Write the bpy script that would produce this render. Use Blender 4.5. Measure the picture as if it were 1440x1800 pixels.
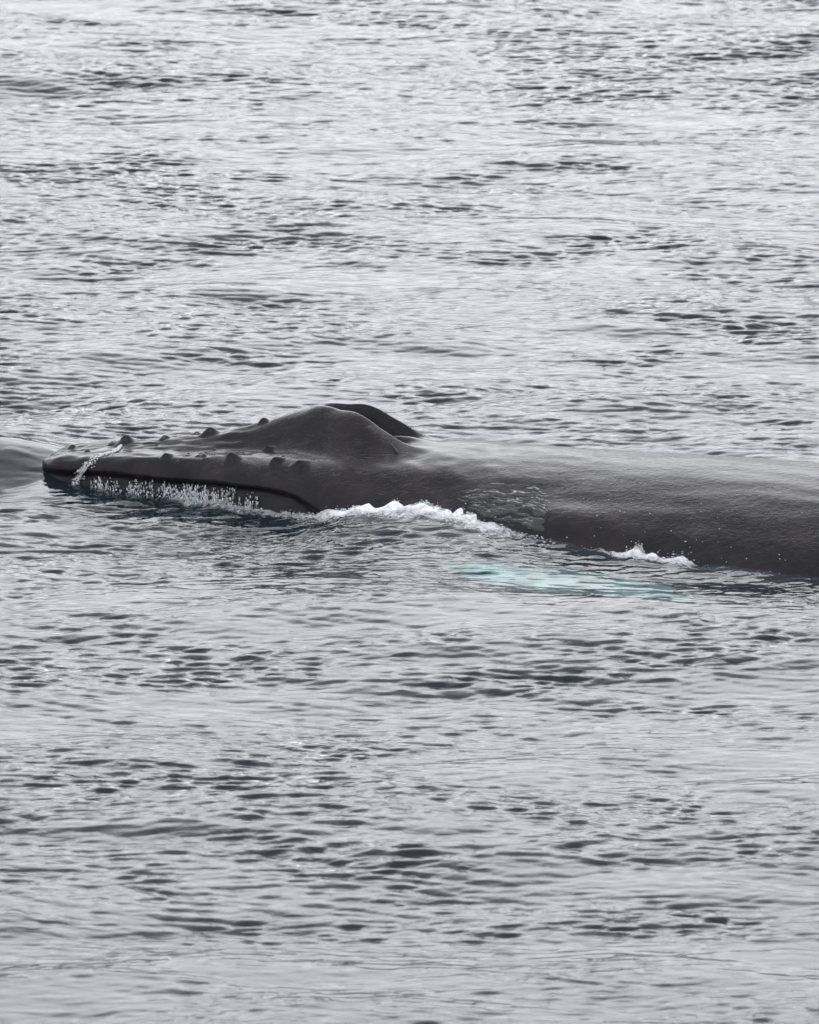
import bpy, math
import numpy as np

# ------------------------------------------------------------------ scene, camera, light
sc = bpy.context.scene
for o in list(bpy.data.objects):
    bpy.data.objects.remove(o)
COL = sc.collection
R = math.radians

PITCH = 12.9
DIST = 58.0
CAM = (0.0, -DIST * math.cos(R(PITCH)), DIST * math.sin(R(PITCH)))
cd = bpy.data.cameras.new('camera')
cam = bpy.data.objects.new('camera', cd)
COL.objects.link(cam)
cam.location = CAM
cam.rotation_euler = (R(90 - PITCH), 0, 0)
cd.sensor_fit = 'HORIZONTAL'
cd.sensor_width = 36
cd.lens = 36 / (2 * 3.5 / DIST)
cd.clip_start = 0.5
cd.clip_end = 20000
cd.dof.use_dof = True
cd.dof.focus_distance = DIST
cd.dof.aperture_fstop = 5.6
sc.camera = cam

SUN_EL, SUN_ROT = 35, 0
w = bpy.data.worlds.new('World')
sc.world = w
w.use_nodes = True
nt = w.node_tree
nt.nodes.clear()
wo = nt.nodes.new('ShaderNodeOutputWorld')
bg = nt.nodes.new('ShaderNodeBackground')
sky = nt.nodes.new('ShaderNodeTexSky')
sky.sky_type = 'NISHITA'
sky.sun_disc = False
sky.dust_density = 6.0
sky.air_density = 1.0
sky.sun_elevation = R(SUN_EL)
sky.sun_rotation = R(SUN_ROT)
hs = nt.nodes.new('ShaderNodeHueSaturation')       # overcast: the sky's blue is hidden by cloud
hs.inputs['Saturation'].default_value = 0.0
nt.links.new(sky.outputs[0], hs.inputs['Color'])
tint = nt.nodes.new('ShaderNodeMix')
tint.data_type = 'RGBA'
tint.blend_type = 'MULTIPLY'
tint.inputs[0].default_value = 1
nt.links.new(hs.outputs[0], tint.inputs[6])
tint.inputs[7].default_value = (.2, .2035, .2125, 1)
veil = nt.nodes.new('ShaderNodeMix')               # even cloud veil over the whole sky
veil.data_type = 'RGBA'
veil.blend_type = 'ADD'
veil.inputs[0].default_value = 1
nt.links.new(tint.outputs[2], veil.inputs[6])
veil.inputs[7].default_value = (5.5, 5.62, 5.95, 1)
nt.links.new(veil.outputs[2], bg.inputs[0])
bg.inputs[1].default_value = 0.12
nt.links.new(bg.outputs[0], wo.inputs[0])

sl = bpy.data.lights.new('sun', 'SUN')
sun = bpy.data.objects.new('sun', sl)
COL.objects.link(sun)
sl.energy = 0.6
sl.angle = R(80)
sl.color = (1.0, 0.985, 0.97)
sun.rotation_euler = (R(90 - SUN_EL), 0, R(180 - SUN_ROT))

sc.view_settings.view_transform = 'Standard'
sc.view_settings.look = 'None'
sc.view_settings.gamma = 1
sc.view_settings.use_curve_mapping = False
sc.view_settings.exposure = 0.9
sc.cycles.max_bounces = 8
sc.cycles.transmission_bounces = 6
sc.cycles.use_denoising = True

# ------------------------------------------------------------------ helpers
rng = np.random.default_rng(11)


def smooth(a, b, x):
    t = np.clip((x - a) / (b - a), 0, 1)
    return t * t * (3 - 2 * t)


def gfilter(a, sig, axis):
    if sig <= 0:
        return a
    n = int(3 * sig + 1)
    k = np.exp(-0.5 * (np.arange(-n, n + 1) / sig) ** 2)
    k /= k.sum()
    pad = [(0, 0)] * a.ndim
    pad[axis] = (n, n)
    p = np.pad(a, pad, mode='reflect', reflect_type='odd')
    out = np.zeros_like(a)
    L = a.shape[axis]
    for i, kv in enumerate(k):
        sl_ = [slice(None)] * a.ndim
        sl_[axis] = slice(i, i + L)
        out += kv * p[tuple(sl_)]
    return out


def tab(s, *pairs, sig=0.0):
    """smooth table lookup over s"""
    xs = np.array(pairs[0::2], float)
    ys = np.array(pairs[1::2], float)
    d = np.diff(ys) / np.diff(xs)
    m = np.zeros_like(ys)
    a, b = d[:-1], d[1:]
    ok = a * b > 0
    m[1:-1][ok] = 2 * a[ok] * b[ok] / (a[ok] + b[ok])
    m[0], m[-1] = d[0], d[-1]
    i = np.clip(np.searchsorted(xs, s) - 1, 0, len(xs) - 2)
    h = xs[i + 1] - xs[i]
    t = np.clip((s - xs[i]) / h, 0, 1)
    t2, t3 = t * t, t * t * t
    return ((2 * t3 - 3 * t2 + 1) * ys[i] + (t3 - 2 * t2 + t) * h * m[i]
            + (-2 * t3 + 3 * t2) * ys[i + 1] + (t3 - t2) * h * m[i + 1])


def noise2(n0, n1, d0, d1, lam0, lam1, seed, p=1.0):
    """band-limited random field on a regular grid, unit rms; lam = wavelengths band"""
    g = np.random.default_rng(seed)
    f = np.fft.rfft2(g.standard_normal((n0, n1)))
    k0 = np.fft.fftfreq(n0, d0)[:, None]
    k1 = np.fft.rfftfreq(n1, d1)[None, :]
    k = np.hypot(k0, k1) + 1e-9
    f *= ((k > 1 / lam1) & (k < 1 / lam0)) / k ** p
    r = np.fft.irfft2(f, s=(n0, n1))
    return r / (r.std() + 1e-12)


def mesh_from(name, verts, faces=None, quads=None, mat=None, parent=None, smooth_=True):
    me = bpy.data.meshes.new(name)
    v = np.asarray(verts, np.float32).reshape(-1, 3)
    q = np.asarray(quads if quads is not None else faces, np.int32)
    nv = q.shape[1]
    me.vertices.add(len(v))
    me.vertices.foreach_set('co', v.ravel())
    me.loops.add(q.size)
    me.loops.foreach_set('vertex_index', q.ravel())
    me.polygons.add(len(q))
    me.polygons.foreach_set('loop_start', np.arange(0, q.size, nv, dtype=np.int32))
    me.polygons.foreach_set('loop_total', np.full(len(q), nv, np.int32))
    me.polygons.foreach_set('use_smooth', np.full(len(q), smooth_, bool))
    me.update(calc_edges=True)
    me.validate()
    if mat:
        me.materials.append(mat)
    o = bpy.data.objects.new(name, me)
    COL.objects.link(o)
    if parent:
        o.parent = parent
    return o


def grid_quads(n0, n1, wrap1=False):
    i = np.arange(n0 - 1)[:, None]
    j = np.arange(n1 if wrap1 else n1 - 1)[None, :]
    j2 = (j + 1) % n1
    a = i * n1 + j
    b = i * n1 + j2
    c = (i + 1) * n1 + j2
    d = (i + 1) * n1 + j
    return np.stack([a, b, c, d], -1).reshape(-1, 4)


def attr(o, name, val):
    a = o.data.attributes.new(name, 'FLOAT', 'POINT')
    a.data.foreach_set('value', np.asarray(val, np.float32).ravel())


def new_mat(name):
    m = bpy.data.materials.new(name)
    m.use_nodes = True
    m.node_tree.nodes.clear()
    return m, m.node_tree.nodes, m.node_tree.links


def N(nodes, typ, **kw):
    n = nodes.new(typ)
    for k, v in kw.items():
        if hasattr(n, k):
            setattr(n, k, v)
        else:
            n.inputs[k].default_value = v
    return n


def icosphere():
    t = (1 + 5 ** .5) / 2
    v = np.array([(-1, t, 0), (1, t, 0), (-1, -t, 0), (1, -t, 0), (0, -1, t), (0, 1, t), (0, -1, -t), (0, 1, -t),
                  (t, 0, -1), (t, 0, 1), (-t, 0, -1), (-t, 0, 1)], float)
    v /= np.linalg.norm(v[0])
    f = np.array([(0, 11, 5), (0, 5, 1), (0, 1, 7), (0, 7, 10), (0, 10, 11), (1, 5, 9), (5, 11, 4), (11, 10, 2),
                  (10, 7, 6), (7, 1, 8), (3, 9, 4), (3, 4, 2), (3, 2, 6), (3, 6, 8), (3, 8, 9), (4, 9, 5),
                  (2, 4, 11), (6, 2, 10), (8, 6, 7), (9, 8, 1)])
    return v, f


ICO_V, ICO_F = icosphere()


def blobs(name, pos, rad, mat, stretch=None, jitter=0.25, seed=1):
    """many small lumps in one mesh; stretch = (n,3) factors"""
    g = np.random.default_rng(seed)
    n = len(pos)
    v = np.repeat(ICO_V[None], n, 0) * (1 + jitter * g.uniform(-1, 1, (n, 12, 1)))
    if stretch is not None:
        v = v * stretch[:, None, :]
    v = v * rad[:, None, None] + pos[:, None, :]
    f = (ICO_F[None] + 12 * np.arange(n)[:, None, None]).reshape(-1, 3)
    return mesh_from(name, v, faces=f, mat=mat)


# ------------------------------------------------------------------ whale frame: s = metres behind the snout, u = towards the camera side
HEAD = 16.0
TIP = np.array([-3.16, 1.10])
DV = np.array([math.cos(R(HEAD)), -math.sin(R(HEAD))])
NV = np.array([-math.sin(R(HEAD)), -math.cos(R(HEAD))])


def to_world(s, u, z):
    return np.stack([TIP[0] + s * DV[0] + u * NV[0], TIP[1] + s * DV[1] + u * NV[1], z + 0 * s], -1)


def to_su(x, y):
    dx, dy = x - TIP[0], y - TIP[1]
    return dx * DV[0] + dy * DV[1], dx * NV[0] + dy * NV[1]


ss = [0.0]
while ss[-1] < 13.0:
    v_ = ss[-1]
    ss.append(v_ + (.004 + .03 * v_ if v_ < .29 else .0127 + .024 * float(np.clip((v_ - 4.2) / 1.2, 0, 1))
                    + .06 * float(np.clip((v_ - 8) / 2, 0, 1))))
ss = np.array(ss)
NS = len(ss)
NT = 140                                     # half section, top middle to keel


def controls(s):
    # head
    we = tab(s, 0, .30, .4, .35, 1.24, .44, 1.84, .50, 2.27, .58, 2.6, .68, 3.2, .8, 13, .8)
    ze = tab(s, 0, .28, .4, .32, 1.24, .40, 1.84, .43, 2.27, .43, 2.6, .41, 3.2, .42, 13, .42)
    zt = tab(s, 0, .29, .5, .375, 1.0, .43, 1.5, .475, 2.0, .52, 2.5, .57, 3.0, .59, 3.6, .58, 5, .57, 7, .56,
             8.5, .42, 10, .0, 12, -.7, 13, -1.0)
    zm = tab(s, 0, .15, .65, .175, 1.3, .195, 1.95, .215, 2.45, .2, 2.8, .15, 3.4, .05, 13, .0)
    wm = tab(s, 0, .33, .65, .41, 1.3, .52, 1.95, .65, 2.45, .77, 2.8, .86, 3.4, 1.0, 13, 1.0)
    zb = tab(s, 0, -.5, .6, -.9, 2, -1.2, 3.2, -1.6, 5, -1.78, 7, -1.8, 8.5, -1.6, 10, -1.55, 12, -1.35, 13, -1.15)
    H = np.stack([
        np.stack([0 * s, zt], -1),
        np.stack([.5 * we, zt - .25 * (zt - ze)], -1),
        np.stack([we, ze], -1),
        np.stack([wm + .02, zm + .065], -1),
        np.stack([wm - .022, zm], -1),
        np.stack([wm + .01, zm - .08], -1),
        np.stack([wm + .06, zm - .5], -1),
        np.stack([.62 * wm, .15 * zm + .85 * zb], -1),
        np.stack([0 * s, zb], -1)], 1)
    # body
    a = tab(s, 0, .5, 2.5, .95, 3.0, 1.1, 3.6, 1.25, 4.4, 1.42, 5.5, 1.5, 7, 1.5, 8.5, 1.35, 10, 1.0, 12, .5, 13, .15)
    zc, b = (zt + zb) / 2, (zt - zb) / 2
    al = np.radians([90, 64, 42, 24, 12, 0, -28, -62, -90])
    B = np.stack([np.stack([a * math.cos(t), zc + b * math.sin(t)], -1) for t in al], 1)
    m = smooth(2.35, 3.5, s)[:, None, None]
    return H * (1 - m) + B * m


def half_sections():
    C = controls(ss)
    # Catmull-Rom through the nine control points, kept slightly loose
    knots = np.array([0, .28, .46, .56, .61, .66, .78, .9, 1.0])
    t = np.linspace(0, 1, NT)
    out = np.zeros((NS, NT, 2))
    ext = np.concatenate([C[:, 1:2] * [-1, 1], C, C[:, 7:8] * [-1, 1]], 1)
    kx = np.concatenate([[-.28], knots, [1.1]])
    for j in range(NT):
        i = min(max(np.searchsorted(knots, t[j]) - 1, 0), 7)
        h = knots[i + 1] - knots[i]
        q = (t[j] - knots[i]) / h
        p0, p1, p2, p3 = ext[:, i], ext[:, i + 1], ext[:, i + 2], ext[:, i + 3]
        m1 = (p2 - p0) / (kx[i + 2] - kx[i]) * h
        m2 = (p3 - p1) / (kx[i + 3] - kx[i + 1]) * h
        q2, q3 = q * q, q ** 3
        out[:, j] = (2 * q3 - 3 * q2 + 1) * p1 + (q3 - 2 * q2 + q) * m1 + (-2 * q3 + 3 * q2) * p2 + (q3 - q2) * m2
    return out


HS = half_sections()
TIPF = np.where(ss < .36, np.clip(1 - np.clip(1 - ss / .36, 0, 1) ** 2.6, 0, 1) ** (1 / 2.6), 1.0)
TIPF = TIPF[:, None]
HS[..., 0] *= np.clip(TIPF, .002, 1)
HS[..., 1] = .2 + (HS[..., 1] - .2) * np.clip(TIPF, .002, 1)


def relief(s, u, z):
    """height added on the upper side: splash guard, blow hole, ridges"""
    au = np.abs(u)
    # median ridge that climbs into the splash guard
    Hm = tab(s, -1, 0, .3, .0, .9, .02, 1.5, .06, 2.0, .155, 2.3, .235, 2.55, .285, 2.8, .275, 3.0, .205,
             3.15, .125, 3.3, .04, 3.5, 0, 14, 0)
    c = tab(s, -1, 0, 2.3, 0, 2.55, .05, 2.8, .15, 3.1, .21, 3.4, .24, 3.7, .24, 14, .24)
    so = tab(s, -1, .1, 1.2, .13, 2.0, .17, 2.5, .24, 2.9, .26, 3.3, .2, 3.6, .2, 14, .2)
    outer = Hm * (.5 + .5 * np.cos(np.pi * np.clip((au - c) / (1.65 * so), 0, 1)))
    # inside of the two nostrils: steep walls down to a floor with a septum between
    dep = tab(s, -1, 0, 2.5, .0, 2.68, .2, 2.85, .34, 3.05, .3, 3.2, .17, 3.34, .03, 3.5, 0, 14, 0)
    inner = dep * smooth(0.0, .10, c - au) * np.where(s > 2.5, 1, 0)
    septum = .13 * np.exp(-((s - 3.14) / .16) ** 2) * np.exp(-(u / .07) ** 2)
    d = outer - inner + septum
    # hollow beside the guard, and a soft shoulder swell
    d -= .035 * np.exp(-((s - 1.75) / .7) ** 2) * np.exp(-((au - .27) / .13) ** 2)
    d += .03 * np.exp(-((s - 2.95) / .5) ** 2) * np.exp(-((au - .60) / .14) ** 2)
    return d


Ugrid, Zgrid = HS[..., 0], HS[..., 1]
Sgrid = np.repeat(ss[:, None], NT, 1)
topw = smooth(.62, .45, np.linspace(0, 1, NT))[None, :]
Zbase = Zgrid.copy()


def swell(s, u, z):
    """soft muscle forms and folds, along the outward direction"""
    d = .03 * np.exp(-((s - 5.0) / .55) ** 2) * np.exp(-((z - .22) / .09) ** 2)
    d -= .025 * np.exp(-((s - 5.1) / .8) ** 2) * np.exp(-((z - .38) / .07) ** 2)
    d += .02 * np.exp(-((s - 3.75) / .3) ** 2) * np.exp(-((z - .47) / .08) ** 2)
    return d


def full_body():
    # near half (u>0) and far half (u<0) share their relief; far half mirrored
    Z = Zgrid + topw * relief(Sgrid, Ugrid, Zgrid) * np.clip(TIPF, 0, 1)
    dU = np.gradient(Ugrid, axis=1)
    dZ = np.gradient(Zgrid, axis=1)
    ln = np.hypot(dU, dZ) + 1e-9
    sw = swell(Sgrid, Ugrid, Zgrid)
    Un = Ugrid + sw * (-dZ / ln)
    Zn = Z + sw * (dU / ln)
    return Un, Zn


UN, ZN = full_body()
# random gentle unevenness of the flesh
nz = noise2(NS, NT, .0127, .014, .12, .7, 5, 1.3) * .004
hd = (smooth(2.6, 1.6, ss) * smooth(.15, .8, ss))[:, None]
nz = nz + noise2(NS, NT, .0127, .014, .10, .45, 15, 1.2) * .0035 * hd
zwob = gfilter(np.random.default_rng(77).standard_normal(NS), 9, 0) * .035 * smooth(2.7, 2.0, ss) * smooth(.1, .4, ss)
ZN = ZN + zwob[:, None] * np.exp(-((np.linspace(0, 1, NT) - .6) / .07) ** 2)[None, :]
ZN = ZN + nz * topw
UN = UN + nz * (1 - topw) * np.clip(UN / .3, 0, 1)

k_ = int(np.searchsorted(ss, .5))
ZN[k_:] = gfilter(ZN, 3.5, 0)[k_:]
UN[k_:] = gfilter(UN, 3.5, 0)[k_:]
near = to_world(Sgrid, UN, ZN)
far = to_world(Sgrid, -UN, ZN)
ring = np.concatenate([near, far[:, NT - 2:0:-1]], 1)
NR = ring.shape[1]


def top_z(s, u):
    """height of the whale's upper surface at (s, |u|)"""
    i = int(np.clip(np.searchsorted(ss, s), 0, NS - 1))
    row_u, row_z = UN[i], ZN[i]
    k = int(np.argmax(row_u))
    k = min(k, int(.6 * NT))
    uu = np.maximum.accumulate(row_u[:k + 1])
    return float(np.interp(abs(u), uu, row_z[:k + 1]))


def side_u(s, z):
    """outermost u of the near side at height z"""
    i = int(np.clip(np.searchsorted(ss, s), 0, NS - 1))
    zz, uu = ZN[i], UN[i]
    k = int(.08 * NT)
    order = np.argsort(zz[k:])
    return float(np.interp(z, zz[k:][order], uu[k:][order]))


# ------------------------------------------------------------------ materials
def water_material():
    m, n, l = new_mat('sea_water')
    out = N(n, 'ShaderNodeOutputMaterial')
    tc = N(n, 'ShaderNodeTexCoord')
    amp = N(n, 'ShaderNodeAttribute', attribute_name='ripple')
    mp = N(n, 'ShaderNodeMapping')
    mp.inputs['Scale'].default_value = (8, 13, 9)
    mp.inputs['Rotation'].default_value = (0, 0, R(8))
    l.new(tc.outputs['Object'], mp.inputs[0])
    nz1 = N(n, 'ShaderNodeTexNoise', Scale=1.0, Detail=3.0, Roughness=.5)
    nz1.inputs['Distortion'].default_value = .6
    l.new(mp.outputs[0], nz1.inputs['Vector'])
    mul = N(n, 'ShaderNodeMath', operation='MULTIPLY')
    l.new(nz1.outputs['Fac'], mul.inputs[0])
    l.new(amp.outputs['Fac'], mul.inputs[1])
    bump = N(n, 'ShaderNodeBump', Strength=1.0, Distance=BUMP)
    l.new(mul.outputs[0], bump.inputs['Height'])
    fr = N(n, 'ShaderNodeFresnel', IOR=1.333)
    l.new(bump.outputs[0], fr.inputs['Normal'])
    gl = N(n, 'ShaderNodeBsdfGlossy', Roughness=.012)
    l.new(bump.outputs[0], gl.inputs['Normal'])
    rf = N(n, 'ShaderNodeBsdfRefraction', IOR=1.333, Roughness=.012)
    l.new(bump.outputs[0], rf.inputs['Normal'])
    df = N(n, 'ShaderNodeBsdfDiffuse')             # light scattered back out of the cloudy sea
    df.inputs['Color'].default_value = (.13, .195, .275, 1)
    dm = N(n, 'ShaderNodeMixShader')
    dm.inputs[0].default_value = .075
    l.new(rf.outputs[0], dm.inputs[1])
    l.new(df.outputs[0], dm.inputs[2])
    mix = N(n, 'ShaderNodeMixShader')
    l.new(fr.outputs[0], mix.inputs[0])
    l.new(dm.outputs[0], mix.inputs[1])
    l.new(gl.outputs[0], mix.inputs[2])
    # foam: bubbles that float where the water breaks against the whale
    fo = N(n, 'ShaderNodeAttribute', attribute_name='foam')
    fn = N(n, 'ShaderNodeTexNoise', Scale=16.0, Detail=6.0, Roughness=.68)
    fn.inputs['Distortion'].default_value = 1.0
    l.new(tc.outputs['Object'], fn.inputs['Vector'])
    ad = N(n, 'ShaderNodeMath', operation='ADD')
    l.new(fo.outputs['Fac'], ad.inputs[0])
    l.new(fn.outputs['Fac'], ad.inputs[1])
    rmp = N(n, 'ShaderNodeMapRange')
    rmp.inputs['From Min'].default_value = .88
    rmp.inputs['From Max'].default_value = 1.42
    l.new(ad.outputs[0], rmp.inputs['Value'])
    foam = N(n, 'ShaderNodeBsdfPrincipled', Roughness=.55)
    foam.inputs['Base Color'].default_value = (.70, .72, .74, 1)
    fb = N(n, 'ShaderNodeBump', Strength=.6, Distance=.02)
    l.new(fn.outputs['Fac'], fb.inputs['Height'])
    l.new(fb.outputs[0], foam.inputs['Normal'])
    mix2 = N(n, 'ShaderNodeMixShader')
    l.new(rmp.outputs[0], mix2.inputs[0])
    l.new(mix.outputs[0], mix2.inputs[1])
    l.new(foam.outputs[0], mix2.inputs[2])
    l.new(mix2.outputs[0], out.inputs['Surface'])
    va = N(n, 'ShaderNodeVolumeAbsorption', Density=.9)
    va.inputs['Color'].default_value = (.10, .86, .85, 1)
    l.new(va.outputs[0], out.inputs['Volume'])
    return m


def skin_material():
    m, n, l = new_mat('wet_whale_skin')
    out = N(n, 'ShaderNodeOutputMaterial')
    tc = N(n, 'ShaderNodeTexCoord')
    p = N(n, 'ShaderNodeBsdfPrincipled', Roughness=.36)
    p.inputs['IOR'].default_value = 1.26
    # blotchy slate black
    a = N(n, 'ShaderNodeTexNoise', Scale=3.2, Detail=8.0, Roughness=.68)
    l.new(tc.outputs['Object'], a.inputs['Vector'])
    cr = N(n, 'ShaderNodeValToRGB')
    cr.color_ramp.elements[0].position = .3
    cr.color_ramp.elements[0].color = (.006, .0051, .0064, 1)
    cr.color_ramp.elements[1].position = .75
    cr.color_ramp.elements[1].color = (.025, .0212, .026, 1)
    l.new(a.outputs['Fac'], cr.inputs[0])
    l.new(cr.outputs[0], p.inputs['Base Color'])
    rr = N(n, 'ShaderNodeMapRange')
    rr.inputs['To Min'].default_value = .12
    rr.inputs['To Max'].default_value = .30
    l.new(a.outputs['Fac'], rr.inputs['Value'])
    l.new(rr.outputs[0], p.inputs['Roughness'])
    # fine creases running along the body, stronger towards the back
    mp = N(n, 'ShaderNodeMapping')
    mp.inputs['Scale'].default_value = (17, 22, 30)
    mp.inputs['Rotation'].default_value = (0, 0, R(16))
    l.new(tc.outputs['Object'], mp.inputs[0])
    b = N(n, 'ShaderNodeTexNoise', Scale=1.0, Detail=5.0, Roughness=.62)
    b.inputs['Distortion'].default_value = .8
    l.new(mp.outputs[0], b.inputs['Vector'])
    wr = N(n, 'ShaderNodeAttribute', attribute_name='wrinkle')
    mu = N(n, 'ShaderNodeMath', operation='MULTIPLY')
    l.new(b.outputs['Fac'], mu.inputs[0])
    l.new(wr.outputs['Fac'], mu.inputs[1])
    bp = N(n, 'ShaderNodeBump', Strength=1.0, Distance=.008)
    l.new(mu.outputs[0], bp.inputs['Height'])
    # long thin creases and scratches that wander along the body
    mq = N(n, 'ShaderNodeMapping')
    mq.inputs['Scale'].default_value = (1.1, 7, 7)
    mq.inputs['Rotation'].default_value = (0, 0, R(16))
    l.new(tc.outputs['Object'], mq.inputs[0])
    c = N(n, 'ShaderNodeTexNoise', Scale=2.0, Detail=3.0, Roughness=.55)
    c.inputs['Distortion'].default_value = 1.2
    l.new(mq.outputs[0], c.inputs['Vector'])
    m1 = N(n, 'ShaderNodeMath', operation='SUBTRACT')
    m1.inputs[1].default_value = .5
    l.new(c.outputs['Fac'], m1.inputs[0])
    m2 = N(n, 'ShaderNodeMath', operation='ABSOLUTE')
    l.new(m1.outputs[0], m2.inputs[0])
    m3 = N(n, 'ShaderNodeMapRange')
    m3.inputs['From Max'].default_value = .012
    l.new(m2.outputs[0], m3.inputs['Value'])
    bq = N(n, 'ShaderNodeBump', Strength=.3, Distance=.006)
    l.new(m3.outputs[0], bq.inputs['Height'])
    l.new(bp.outputs[0], bq.inputs['Normal'])
    l.new(bq.outputs[0], p.inputs['Normal'])
    l.new(p.outputs[0], out.inputs['Surface'])
    return m


def plain(name, col, rough, spec=.5, trans=0.0, scale=7.0, low=.8, w=.2):
    m, n, l = new_mat(name)
    out = N(n, 'ShaderNodeOutputMaterial')
    p = N(n, 'ShaderNodeBsdfPrincipled', Roughness=rough)
    tc = N(n, 'ShaderNodeTexCoord')
    a = N(n, 'ShaderNodeTexNoise', Scale=scale, Detail=4.0)
    l.new(tc.outputs['Object'], a.inputs['Vector'])
    cr = N(n, 'ShaderNodeValToRGB')
    cr.color_ramp.elements[0].position = .5 - w
    cr.color_ramp.elements[0].color = (*[c * low for c in col], 1)
    cr.color_ramp.elements[1].position = .5 + w
    cr.color_ramp.elements[1].color = (*col, 1)
    l.new(a.outputs['Fac'], cr.inputs[0])
    l.new(cr.outputs[0], p.inputs['Base Color'])
    p.inputs['Specular IOR Level'].default_value = spec
    p.inputs['Transmission Weight'].default_value = trans
    p.inputs['IOR'].default_value = 1.333
    l.new(p.outputs[0], out.inputs['Surface'])
    return m


BUMP = .009
M_WATER = water_material()
M_SKIN = skin_material()
def foam_material(name, col, trans):
    m, n, l = new_mat(name)
    out = N(n, 'ShaderNodeOutputMaterial')
    d = N(n, 'ShaderNodeBsdfPrincipled', Roughness=.4)
    d.inputs['Base Color'].default_value = (*col, 1)
    t = N(n, 'ShaderNodeBsdfTranslucent')
    t.inputs['Color'].default_value = (*col, 1)
    mx = N(n, 'ShaderNodeMixShader')
    mx.inputs[0].default_value = trans
    l.new(d.outputs[0], mx.inputs[1])
    l.new(t.outputs[0], mx.inputs[2])
    l.new(mx.outputs[0], out.inputs['Surface'])
    return m


def tubercle_material():
    m, n, l = new_mat('knob_skin')
    out = N(n, 'ShaderNodeOutputMaterial')
    tc = N(n, 'ShaderNodeTexCoord')
    p = N(n, 'ShaderNodeBsdfPrincipled', Roughness=.42)
    p.inputs['IOR'].default_value = 1.3
    a = N(n, 'ShaderNodeTexNoise', Scale=22.0, Detail=4.0, Roughness=.6)
    l.new(tc.outputs['Object'], a.inputs['Vector'])
    cr = N(n, 'ShaderNodeValToRGB')
    cr.color_ramp.elements[0].position = .35
    cr.color_ramp.elements[0].color = (.006, .0052, .0064, 1)
    cr.color_ramp.elements[1].position = .75
    cr.color_ramp.elements[1].color = (.021, .018, .0218, 1)
    l.new(a.outputs['Fac'], cr.inputs[0])
    l.new(cr.outputs[0], p.inputs['Base Color'])
    bp = N(n, 'ShaderNodeBump', Strength=.5, Distance=.006)
    l.new(a.outputs['Fac'], bp.inputs['Height'])
    l.new(bp.outputs[0], p.inputs['Normal'])
    l.new(p.outputs[0], out.inputs['Surface'])
    return m


M_KNOB = tubercle_material()
M_FOAM = foam_material('sea_foam', (.72, .74, .76), .45)
M_DROP = foam_material('falling_water', (.86, .88, .90), .5)
M_SHEET = plain('water_film', (.9, .95, .97), .05, .5, .97)
M_FIN = plain('white_fin_skin', (.54, .56, .55), .5, scale=3.2, low=.3, w=.14)
HILL = 190
M_HILL = plain('wooded_hillside', (.024, .026, .021), .9, .2)
M_DEEP = plain('deep_sea_bed', (.020, .045, .050), .9)

# ------------------------------------------------------------------ the sea
FX0, FX1, FY0, FY1 = -6.7, 6.7, -16.6, 32.4
DX, DY = .034, .019
xf = np.arange(FX0, FX1 + 1e-6, DX)
yf = np.arange(FY0, FY1 + 1e-6, DY)


def spread(edge, d, far):
    out, x, st = [], edge, d
    while x < far:
        st *= 1.35
        x += st
        out.append(x)
    return np.array(out)


xe = spread(FX1, DX, 4000)
ye = spread(FY1, DY, 5000)
yn = spread(-FY0, DY, 2000)
xs = np.concatenate([-xe[::-1], xf, xe])
ys = np.concatenate([-yn[::-1], yf, ye])


def wave_field(n0, n1, d0, d1, bands, seed):
    """n0 rows (y), n1 cols (x). bands: (lam_peak, width in octaves, rms slope, direction deg, spread power)"""
    g = np.random.default_rng(seed)
    ky = np.fft.fftfreq(n0, d0)[:, None] * 2 * np.pi
    kx = np.fft.rfftfreq(n1, d1)[None, :] * 2 * np.pi
    k = np.hypot(kx, ky) + 1e-9
    outs = []
    for lam, wd, slope, deg, pw in bands:
        kp = 2 * np.pi / lam
        A = np.exp(-.5 * (np.log2(k / kp) / wd) ** 2) / k ** 1.0
        th = np.arctan2(ky, kx) - R(deg)
        A = A * np.abs(np.cos(th)) ** pw
        f = np.fft.rfft2(g.standard_normal((n0, n1))) * A / np.sqrt(k)
        sy = np.fft.irfft2(1j * ky * f, s=(n0, n1))
        sx = np.fft.irfft2(1j * kx * f, s=(n0, n1))
        f *= slope / np.sqrt((sx ** 2 + sy ** 2).mean())
        h = np.fft.irfft2(f, s=(n0, n1))
        dx = np.fft.irfft2(-1j * kx / k * f, s=(n0, n1))
        dy = np.fft.irfft2(-1j * ky / k * f, s=(n0, n1))
        outs.append((h, dx, dy))
    return outs


n0, n1 = len(yf), len(xf)
BANDS = [(5.0, .45, .050, 77, 5), (1.9, .5, .064, 106, 5), (.75, .5, .046, 76, 6), (.32, .6, .052, 102, 6),
         (.165, .65, .117, 80, 8), (.105, .5, .108, 99, 6)]
LEAN = [0, 0, 0, 0, .5, .7]             # wind ripples lean over on their near side
W = wave_field(n0, n1, DY, DX, BANDS, 3)
gust = noise2(n0, n1, DY, DX * .4, 2.0, 12, 21, 1.2)         # long cat's-paws across the view
gust = gfilter(gfilter(gust, 6, 0), 6, 1)
gust2 = noise2(n0, n1, DY, DX * .5, .8, 3, 22, .8)
bands_y = tab(yf, -17, 1.0, -13, .9, -11.4, .72, -9.6, 1.02, -7, 1.05, -5.4, 1.05, -4, .85, -2, .9, 3, .92, 5, 1.05, 11, 1.08,
              14, .95, 20, .9, 24, .95, 33, .85)[:, None]
g_amp = np.clip(bands_y * np.exp(.26 * gust + .25 * gust2), .35, 1.65)

Xf, Yf = np.meshgrid(xf, yf)
S_, U_ = to_su(Xf, Yf)

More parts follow.
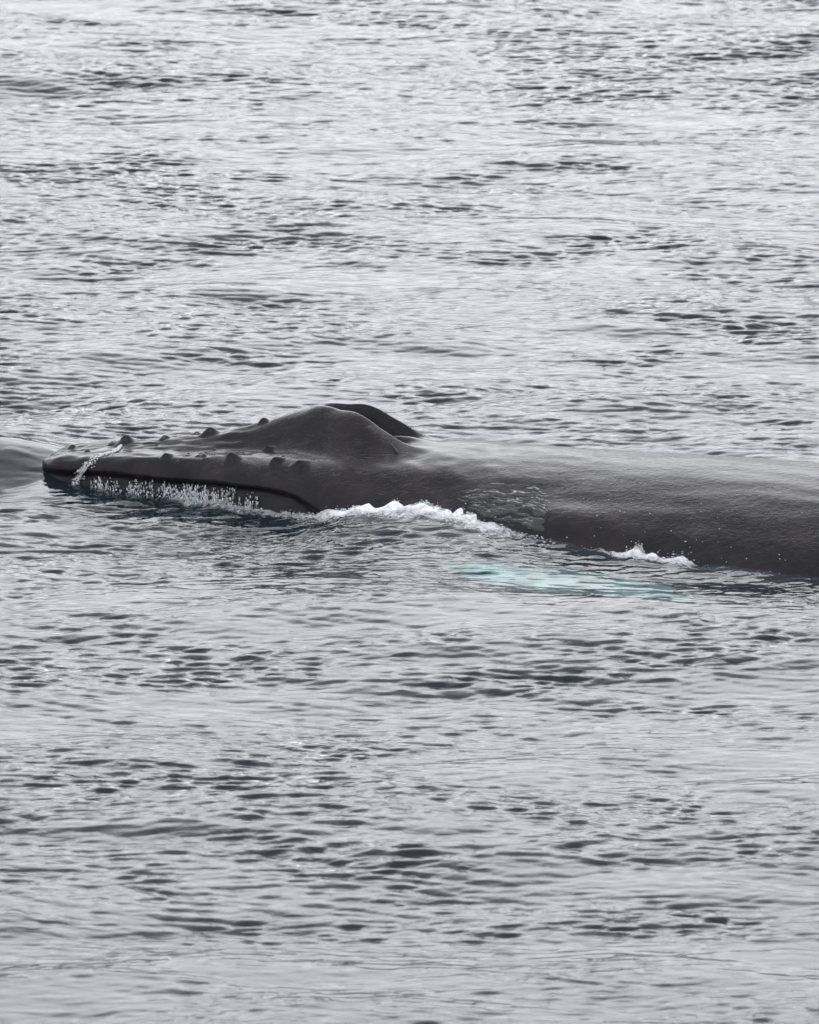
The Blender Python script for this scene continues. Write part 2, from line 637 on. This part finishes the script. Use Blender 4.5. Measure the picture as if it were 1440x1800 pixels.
# the water the whale pushes up along its near side
zs_s = np.array([-.2, .3, 1.0, 2.0, 2.6, 3.1, 3.5, 3.9, 4.3, 4.7, 5.2, 5.8, 6.4, 7.2, 8.5])
zs_z = np.array([.16, .10, .05, .08, .16, .31, .34, .32, .25, .20, .15, .11, .08, .05, .02])
prof_s = np.linspace(-.5, 9, 300)
prof_z = tab(prof_s, *np.stack([zs_s, zs_z], 1).ravel().tolist())
prof_u = np.array([side_u(max(a, .02), z) for a, z in zip(prof_s, prof_z)])
EZ = np.interp(S_, prof_s, prof_z, left=0, right=0)
EU = np.interp(S_, prof_s, prof_u)
du = U_ - EU
fall = np.where(du < 0, 1.0, np.exp(-(np.clip(du, 0, None) / 1.1) ** 1.2))
ends = smooth(-.5, .1, S_)
elev = EZ * fall * ends * (U_ > -.2)
for c_ in (5.60, 5.78, 6.0):
    elev += .05 * np.exp(-((S_ - c_) / .08) ** 2 - (np.clip(du, 0, None) / .14) ** 2) * (U_ > 0)
# a low wake ridge that runs along the far side
elev += .02 * np.exp(-((U_ + 2.35) / .08) ** 2) * smooth(3.6, 5, S_)
# water drawn down beside the body, so the slick there slopes towards the open sea
dn = np.clip(du, 0, None)
draw = smooth(0, .75, dn) * (1 - smooth(.75, 3.6, dn))
elev -= draw * tab(S_, -1, 0, 4.5, 0, 5.5, .03, 7, .05, 9, .05, 11, 0, 30, 0) * (U_ > 0)
# the swell piled up in front of the snout and the trough behind it
bow = .24 * np.exp(-(((S_ + .25) / .7) ** 2)) * np.exp(-((U_ + .1) / .7) ** 2)
bow2 = .10 * np.exp(-(((S_ + .75) / .5) ** 2)) * np.exp(-((U_ + .1) / .8) ** 2)
trough = -.03 * np.exp(-((S_ - .25) / .5) ** 2) * np.exp(-((U_ - .85) / .25) ** 2)
elev = np.maximum(elev, bow) + bow2 + trough

near_w = np.exp(-(np.clip(du, 0, None) / .5) ** 1.5) * smooth(1.7, 2.9, S_) * smooth(6.6, 5.4, S_) * (U_ > -.5)
calm = np.exp(-((np.hypot((S_ + .35) / 1.1, (U_ - .2) / 1.0)) ** 4))
slick = 1 - np.clip(np.maximum(.8 * near_w, .62 * calm), 0, 1)

mods = [1, .6 + .4 * slick, .1 + .9 * slick, slick * g_amp, slick * g_amp, slick * g_amp]
H = elev.copy()
DXF = np.zeros_like(H)
DYF = np.zeros_like(H)
CHOP = .6
for (h, dx, dy), md, lean in zip(W, mods, LEAN):
    H += h * md
    DXF += CHOP * dx * md
    DYF += (CHOP * dy - lean * h) * md
# edges of the fine patch run out flat
edge = smooth(FX0, FX0 + .8, Xf) * smooth(FX1, FX1 - .8, Xf) * smooth(FY0, FY0 + .8, Yf) * smooth(FY1, FY1 - 1.0, Yf)
H *= edge
DXF *= edge
DYF *= edge

# foam amount
csig = .11 + .18 * smooth(2.4, 3.0, S_) * smooth(5.0, 4.4, S_) + .07 * smooth(5.2, 5.5, S_) * smooth(6.3, 6.1, S_)
crest = np.exp(-(np.clip(du - .2 * csig, 0, None) / csig) ** 2)
f_s = tab(S_, -1, 0, 1.2, 0, 1.45, .5, 2.3, .5, 2.7, .55, 3.0, .95, 3.6, 1.0, 4.0, .9, 4.5, .6, 4.9, .3, 5.3, .6, 5.6, .9,
          6.0, .9, 6.25, .4, 6.6, .3, 7.2, .1, 7.6, 0, 20, 0)
lace = .30 * np.exp(-np.clip(du, 0, None) / .45) * smooth(2.6, 3.1, S_) * smooth(5.4, 4.6, S_)
foam_amt = np.maximum(np.clip(f_s, 0, 1) * crest, lace) * (du > -.4) * (U_ > 0)
lump = noise2(n0, n1, DY, DX, .10, .5, 31, 1.0)
H += foam_amt * .013 * lump

NX, NY = len(xs), len(ys)
GX, GY = np.meshgrid(xs, ys)
GZ = np.zeros_like(GX)
rip = np.full_like(GX, .8)
fom = np.zeros_like(GX)
i0, j0 = len(yn), len(xe)
GZ[i0:i0 + n0, j0:j0 + n1] = H
GX[i0:i0 + n0, j0:j0 + n1] += DXF
GY[i0:i0 + n0, j0:j0 + n1] += DYF
rip[i0:i0 + n0, j0:j0 + n1] = slick * g_amp
fom[i0:i0 + n0, j0:j0 + n1] = foam_amt
sea = mesh_from('sea', np.stack([GX, GY, GZ], -1), quads=grid_quads(NY, NX), mat=M_WATER)
attr(sea, 'ripple', rip)
attr(sea, 'foam', fom)
sea['kind'] = 'structure'


def sea_z(x, y):
    j = np.clip(((x - FX0) / DX), 0, n1 - 1.001)
    i = np.clip(((y - FY0) / DY), 0, n0 - 1.001)
    return H[i.astype(int), j.astype(int)]


bed = mesh_from('seabed', [(-4000, -2000, -9), (4000, -2000, -9), (4000, 5000, -9), (-4000, 5000, -9)],
                quads=[(0, 1, 2, 3)], mat=M_DEEP)
bed['kind'] = 'structure'

# wooded hills on the far shore: out of the frame above, mirrored as dark flecks in the ripples
hx = np.linspace(-5000, 5000, 160)
hy = np.linspace(1600, 2600, 30)
HX, HY = np.meshgrid(hx, hy)
g_ = np.random.default_rng(8)
ridge = sum(a * np.sin(HX / L + p) for a, L, p in zip((14, 9, 6, 3), (900, 380, 170, 60), g_.uniform(0, 6, 4)))
HZ = (HILL + ridge) * smooth(1600, 2000, HY) + 3 * g_.standard_normal(HX.shape) * (HY > 1650) - 2
hill = mesh_from('hill', np.stack([HX, HY, HZ], -1), quads=grid_quads(30, 160), mat=M_HILL)
hill['kind'] = 'structure'

# ------------------------------------------------------------------ the whale
whale = bpy.data.objects.new('humpback_whale', None)
COL.objects.link(whale)
whale['label'] = 'dark grey humpback whale surfacing with its knobbly head and blowhole above water'
whale['category'] = 'whale'

body = mesh_from('body', ring, quads=grid_quads(NS, NR, True)[:, ::-1], mat=M_SKIN, parent=whale)
wr = .25 + .75 * smooth(3.2, 5.5, ss)
attr(body, 'wrinkle', np.repeat(wr[:, None], NR, 1))


def bump_mesh(radius, height, seed, ragged=.22):
    g = np.random.default_rng(seed)
    nr, na = 12, 24
    r = np.linspace(0, 1, nr)
    prof = .35 * np.exp(-(r / .38) ** 3) + .65 * np.exp(-(r / .40) ** 2)
    prof = (prof - prof[-1]) / (1 - prof[-1])
    ang = np.linspace(0, 2 * np.pi, na, endpoint=False)
    wob = 1 + ragged * np.sin(2 * ang + g.uniform(0, 6)) + ragged * .6 * np.sin(3 * ang + g.uniform(0, 6))
    X = radius * r[:, None] * np.cos(ang) * wob
    Y = radius * r[:, None] * np.sin(ang) * wob
    Z = height * prof[:, None] * (1 + ragged * np.sin(ang * 2 + 1 + r[:, None] * 4)) - .006
    return np.stack([X, Y, Z], -1), grid_quads(nr, na, True)


ARC = np.concatenate([np.zeros((NS, 1)), np.cumsum(np.hypot(np.diff(UN, axis=1), np.diff(ZN, axis=1)), 1)], 1)


def skin_point(s, a):
    """(u, z) of the skin and its outward direction at arc length a from the top middle of section s"""
    i = int(np.clip(np.searchsorted(ss, s), 1, NS - 1))
    f = (s - ss[i - 1]) / (ss[i] - ss[i - 1])
    sg = -1.0 if a < 0 else 1.0
    a = abs(a)
    pts = []
    for aa in (a, a + .01):
        p0 = np.array([np.interp(aa, ARC[i - 1], UN[i - 1]), np.interp(aa, ARC[i - 1], ZN[i - 1])])
        p1 = np.array([np.interp(aa, ARC[i], UN[i]), np.interp(aa, ARC[i], ZN[i])])
        pts.append(p0 * (1 - f) + p1 * f)
    t = pts[1] - pts[0]
    t /= np.linalg.norm(t) + 1e-9
    return sg * pts[0][0], pts[0][1], sg * -t[1], t[0]


def tubercle(s, u, rad, hgt, seed, ragged=.16):
    V, q = bump_mesh(rad * 1.2, hgt, seed, ragged)
    i = int(np.clip(np.searchsorted(ss, s), 0, NS - 1))
    k = int(np.argmax(UN[i]))
    a0 = float(np.interp(abs(u), np.maximum.accumulate(UN[i][:k + 1]), ARC[i][:k + 1]))
    sgn = 1 if u >= 0 else -1
    P = np.zeros_like(V)
    for i in range(V.shape[0]):                    # every vertex sits on the skin below it
        for j in range(V.shape[1]):
            sv = s + V[i, j, 0] * 1.15
            uu, zz, nu, nz_ = skin_point(sv, sgn * a0 + V[i, j, 1])
            h = .85 * V[i, j, 2]
            P[i, j] = to_world(np.array(sv), np.array(uu + h * nu * .5), np.array(zz + h * (.5 * nz_ + .5)))
    return mesh_from('tubercle', P, quads=q[:, ::-1], mat=M_KNOB, parent=whale)


TUB = [  # s, u, radius, height
    (1.24, .43, .10, .055), (1.84, .485, .105, .06), (2.26, .565, .10, .055), (2.50, .625, .11, .06),
    (.25, .02, .07, .035), (.62, .04, .09, .05), (.74, .02, .11, .05), (1.08, .0, .09, .055), (1.50, .0, .10, .055),
    (1.98, .0, .09, .05), (2.10, .27, .10, .05), (3.26, .36, .06, .022), (1.42, .36, .04, .014), (1.6, .22, .045, .014),
    (1.9, .33, .03, .012), (1.05, .12, .04, .014), (2.3, .46, .05, .02), (.45, .2, .06, .03),
]
g_ = np.random.default_rng(4)
for c_s, c_u, cnt in ((.80, .05, 5), (1.46, .43, 6), (1.62, .45, 3)):      # scabby clusters
    for _ in range(cnt):
        TUB.append((c_s + g_.normal(0, .07), max(.0, c_u + g_.normal(0, .05)), g_.uniform(.04, .08), g_.uniform(.008, .022)))
for i, (s, u, r_, h_) in enumerate(TUB):
    v_ = g_.uniform(.78, 1.25)
    tubercle(s, u, r_ * v_, h_ * v_ * g_.uniform(.8, 1.15), 50 + i)
    if u > .3 and i < 14:
        tubercle(s, -u, r_, h_, 150 + i)

# pale pectoral fin hanging beside the body under the surface
def pectoral_fin():
    nl, nc = 60, 24
    L = 3.3
    t = np.linspace(0, 1, nl)
    chord = 1.4 * (1 - t ** 3.0) ** .6 * (.8 + .45 * np.sin(np.pi * np.clip(t * 1.2, 0, 1)) * .6)
    lead = .05 * np.sin(t * np.pi * 9) * (t > .15) * (1 - t)
    a = np.linspace(0, 2 * np.pi, nc, endpoint=False)
    root = np.array(to_world(np.array(4.22), np.array(1.12), np.array(-.60)))
    tip = np.array(to_world(np.array(6.0), np.array(1.85), np.array(-.56)))
    ax = (tip - root) / np.linalg.norm(tip - root)
    side = np.cross([0, 0, 1], ax)
    side /= np.linalg.norm(side)
    up = np.cross(ax, side)
    P = np.zeros((nl, nc, 3))
    for i in range(nl):
        c = max(chord[i], .02)
        sweep = -.35 * t[i] ** 2
        for j in range(nc):
            x = np.cos(a[j]) * c / 2 + (lead[i] if np.cos(a[j]) > .3 else 0)
            z = np.sin(a[j]) * .07 * (1 - .6 * t[i]) * c / .6
            P[i, j] = root + ax * (t[i] * L * .74) + side * (x + sweep) + up * (z + .12 * np.sin(np.pi * t[i]))
    return mesh_from('pectoral_fin', P, quads=grid_quads(nl, nc, True), mat=M_FIN, parent=whale)


fin = pectoral_fin()
fin['label'] = 'white pectoral fin glowing turquoise under the water'

# ------------------------------------------------------------------ broken water along the whale
def stuff(o, label):
    o['kind'] = 'stuff'
    o['label'] = label
    return o


def along(s0, s1, n, wfun):
    s = rng.uniform(s0, s1, n * 4)
    keep = rng.uniform(0, 1, n * 4) < wfun(s)
    return s[keep][:n]


def foam_bank(name, s0, s1, n, spread_u, r0, r1, lift, label, seed, wfun=lambda s: np.ones_like(s)):
    s = along(s0, s1, n, wfun)
    zc = np.interp(s, prof_s, prof_z)
    uu = np.interp(s, prof_s, prof_u) + np.abs(rng.normal(0, spread_u, len(s))) - .03
    p = to_world(s, uu, zc * 0)
    base = sea_z(p[:, 0], p[:, 1])
    p[:, 2] = base + rng.exponential(lift, len(s)) * np.exp(-((uu - np.interp(s, prof_s, prof_u)) / .15) ** 2) - .004
    r = r0 * (r1 / r0) ** (rng.uniform(0, 1, len(s)) ** 2)
    return stuff(blobs(name, p, r, M_FOAM, stretch=rng.uniform(.7, 1.6, (len(s), 3)) * [1.2, 1.2, .7], seed=seed), label)


foam_bank('foam', 2.5, 4.9, 7000, .12, .0025, .009, .008,
          'white foam crest breaking along the cheek of the whale', 1,
          lambda s: np.exp(-((s - 3.4) / .62) ** 2) + .12)
foam_bank('foam', 1.35, 2.6, 1600, .03, .003, .011, .006,
          'thin line of white foam under the jaw of the whale', 2)
foam_bank('foam', 5.35, 6.9, 2200, .06, .0025, .008, .009,
          'small white splash against the flank at the right', 3,
          lambda s: np.maximum(np.exp(-((s - 5.6) / .1) ** 2), np.exp(-((s - 5.95) / .14) ** 2)) + .05)

# water running off the jaw in beads and threads
cols = rng.uniform(.55, 2.15, 60)
cols = np.concatenate([cols, rng.normal(1.5, .13, 30), rng.normal(.85, .25, 20)])
ps, rs, st = [], [], []
for c in cols:
    if not .5 < c < 2.2:
        continue
    n = int(rng.integers(4, 26) * (1.6 if 1.25 < c < 1.75 else 1))
    top = rng.uniform(.45, 1.0)
    zl = float(tab(np.array([c]), 0, .15, .65, .175, 1.3, .195, 1.95, .215, 2.45, .2)[0]) + .02
    z0 = float(np.interp(c, prof_s, prof_z)) - .02
    z = z0 + (zl - z0) * top * rng.uniform(0, 1, n) ** 1.2
    s = c + rng.normal(0, .012, n)
    u = np.array([side_u(a, b) for a, b in zip(s, z)]) + rng.uniform(.004, .05, n)
    ps.append(to_world(s, u, z))
    rs.append(.0015 + .0045 * rng.uniform(0, 1, n) ** 2.5)
    q = np.ones((n, 3))
    q[:, 2] = rng.uniform(1, 4, n)
    k2 = n // 9                                    # some run together into threads
    q[:k2, 2] = rng.uniform(6, 14, k2)
    rs[-1][:k2] = rng.uniform(.0016, .003, k2)
    st.append(q)
stuff(blobs('running_water', np.concatenate(ps), np.concatenate(rs), M_DROP, np.concatenate(st), seed=5),
      'beads and threads of water pouring off the jaw of the whale')

# the rope of water that spills over the snout
n = 520
t = rng.uniform(0, 1, n)
s = .72 - .36 * t ** 1.3 + .03 * np.sin(t * 7) + rng.normal(0, .008, n) * (1 + 2.5 * t)
u = .1 + .34 * np.clip(t * 1.6, 0, 1) + rng.normal(0, .018, n)
z = np.array([top_z(a, b) if k < .55 else 0 for a, b, k in zip(s, u, t)])
for i in range(n):
    if t[i] >= .55:
        f = (t[i] - .55) / .45
        z[i] = .31 - .26 * f
        u[i] = side_u(s[i], z[i]) + .02
stuff(blobs('running_water', to_world(s, u, z + .006), rng.uniform(.0015, .0055, n), M_DROP,
            rng.uniform(.8, 2, (n, 3)), seed=6), 'thread of white water spilling over the snout of the whale')

# turbulent film of water sliding off the shoulder
def film():
    na, nb = 150, 90
    sv = np.linspace(3.9, 4.8, na)
    P = np.zeros((na, nb, 3))
    nse = noise2(na, nb, .0075, .006, .022, .07, 9, .6)
    nse = .25 * nse + .9 * noise2(na, nb, .0022, .009, .05, .22, 10, .8)
    for i, s in enumerate(sv):
        zt_ = np.interp(s, [3.9, 4.2, 4.6, 4.8], [.36, .44, .45, .38])
        zl_ = float(np.interp(s, prof_s, prof_z)) - .05
        r_ = int(np.searchsorted(ss, s))
        ja = int(np.argmax(ZN[r_] < zt_))
        jb = int(np.argmax(ZN[r_] < zl_))
        q = np.linspace(ja, jb, nb)
        uu = np.interp(q, np.arange(NT), UN[r_])
        zz = np.interp(q, np.arange(NT), ZN[r_])
        ed = np.minimum(1, np.arange(nb) / 40) * min(1, i / 60, (na - 1 - i) / 18)
        off = ed * (.008 + .009 * np.clip(nse[i], -.8, 2.5)) - .004
        P[i] = to_world(np.full(nb, s), uu + off * .7, zz + off * .7)
    return mesh_from('water_film', P, quads=grid_quads(na, nb), mat=M_SHEET)


stuff(film(), 'rippled film of water sliding off the shoulder of the whale')

# single drops flying and beading on the flank
n = 45
s = rng.uniform(4.8, 7.3, n)
z = rng.uniform(.05, .4, n)
u = np.array([side_u(a, b) for a, b in zip(s, z)]) + rng.uniform(.0, .12, n)
stuff(blobs('spray', to_world(s, u, z), rng.uniform(.0015, .0055, n), M_DROP, seed=8),
      'scattered drops of spray in front of the dark flank')
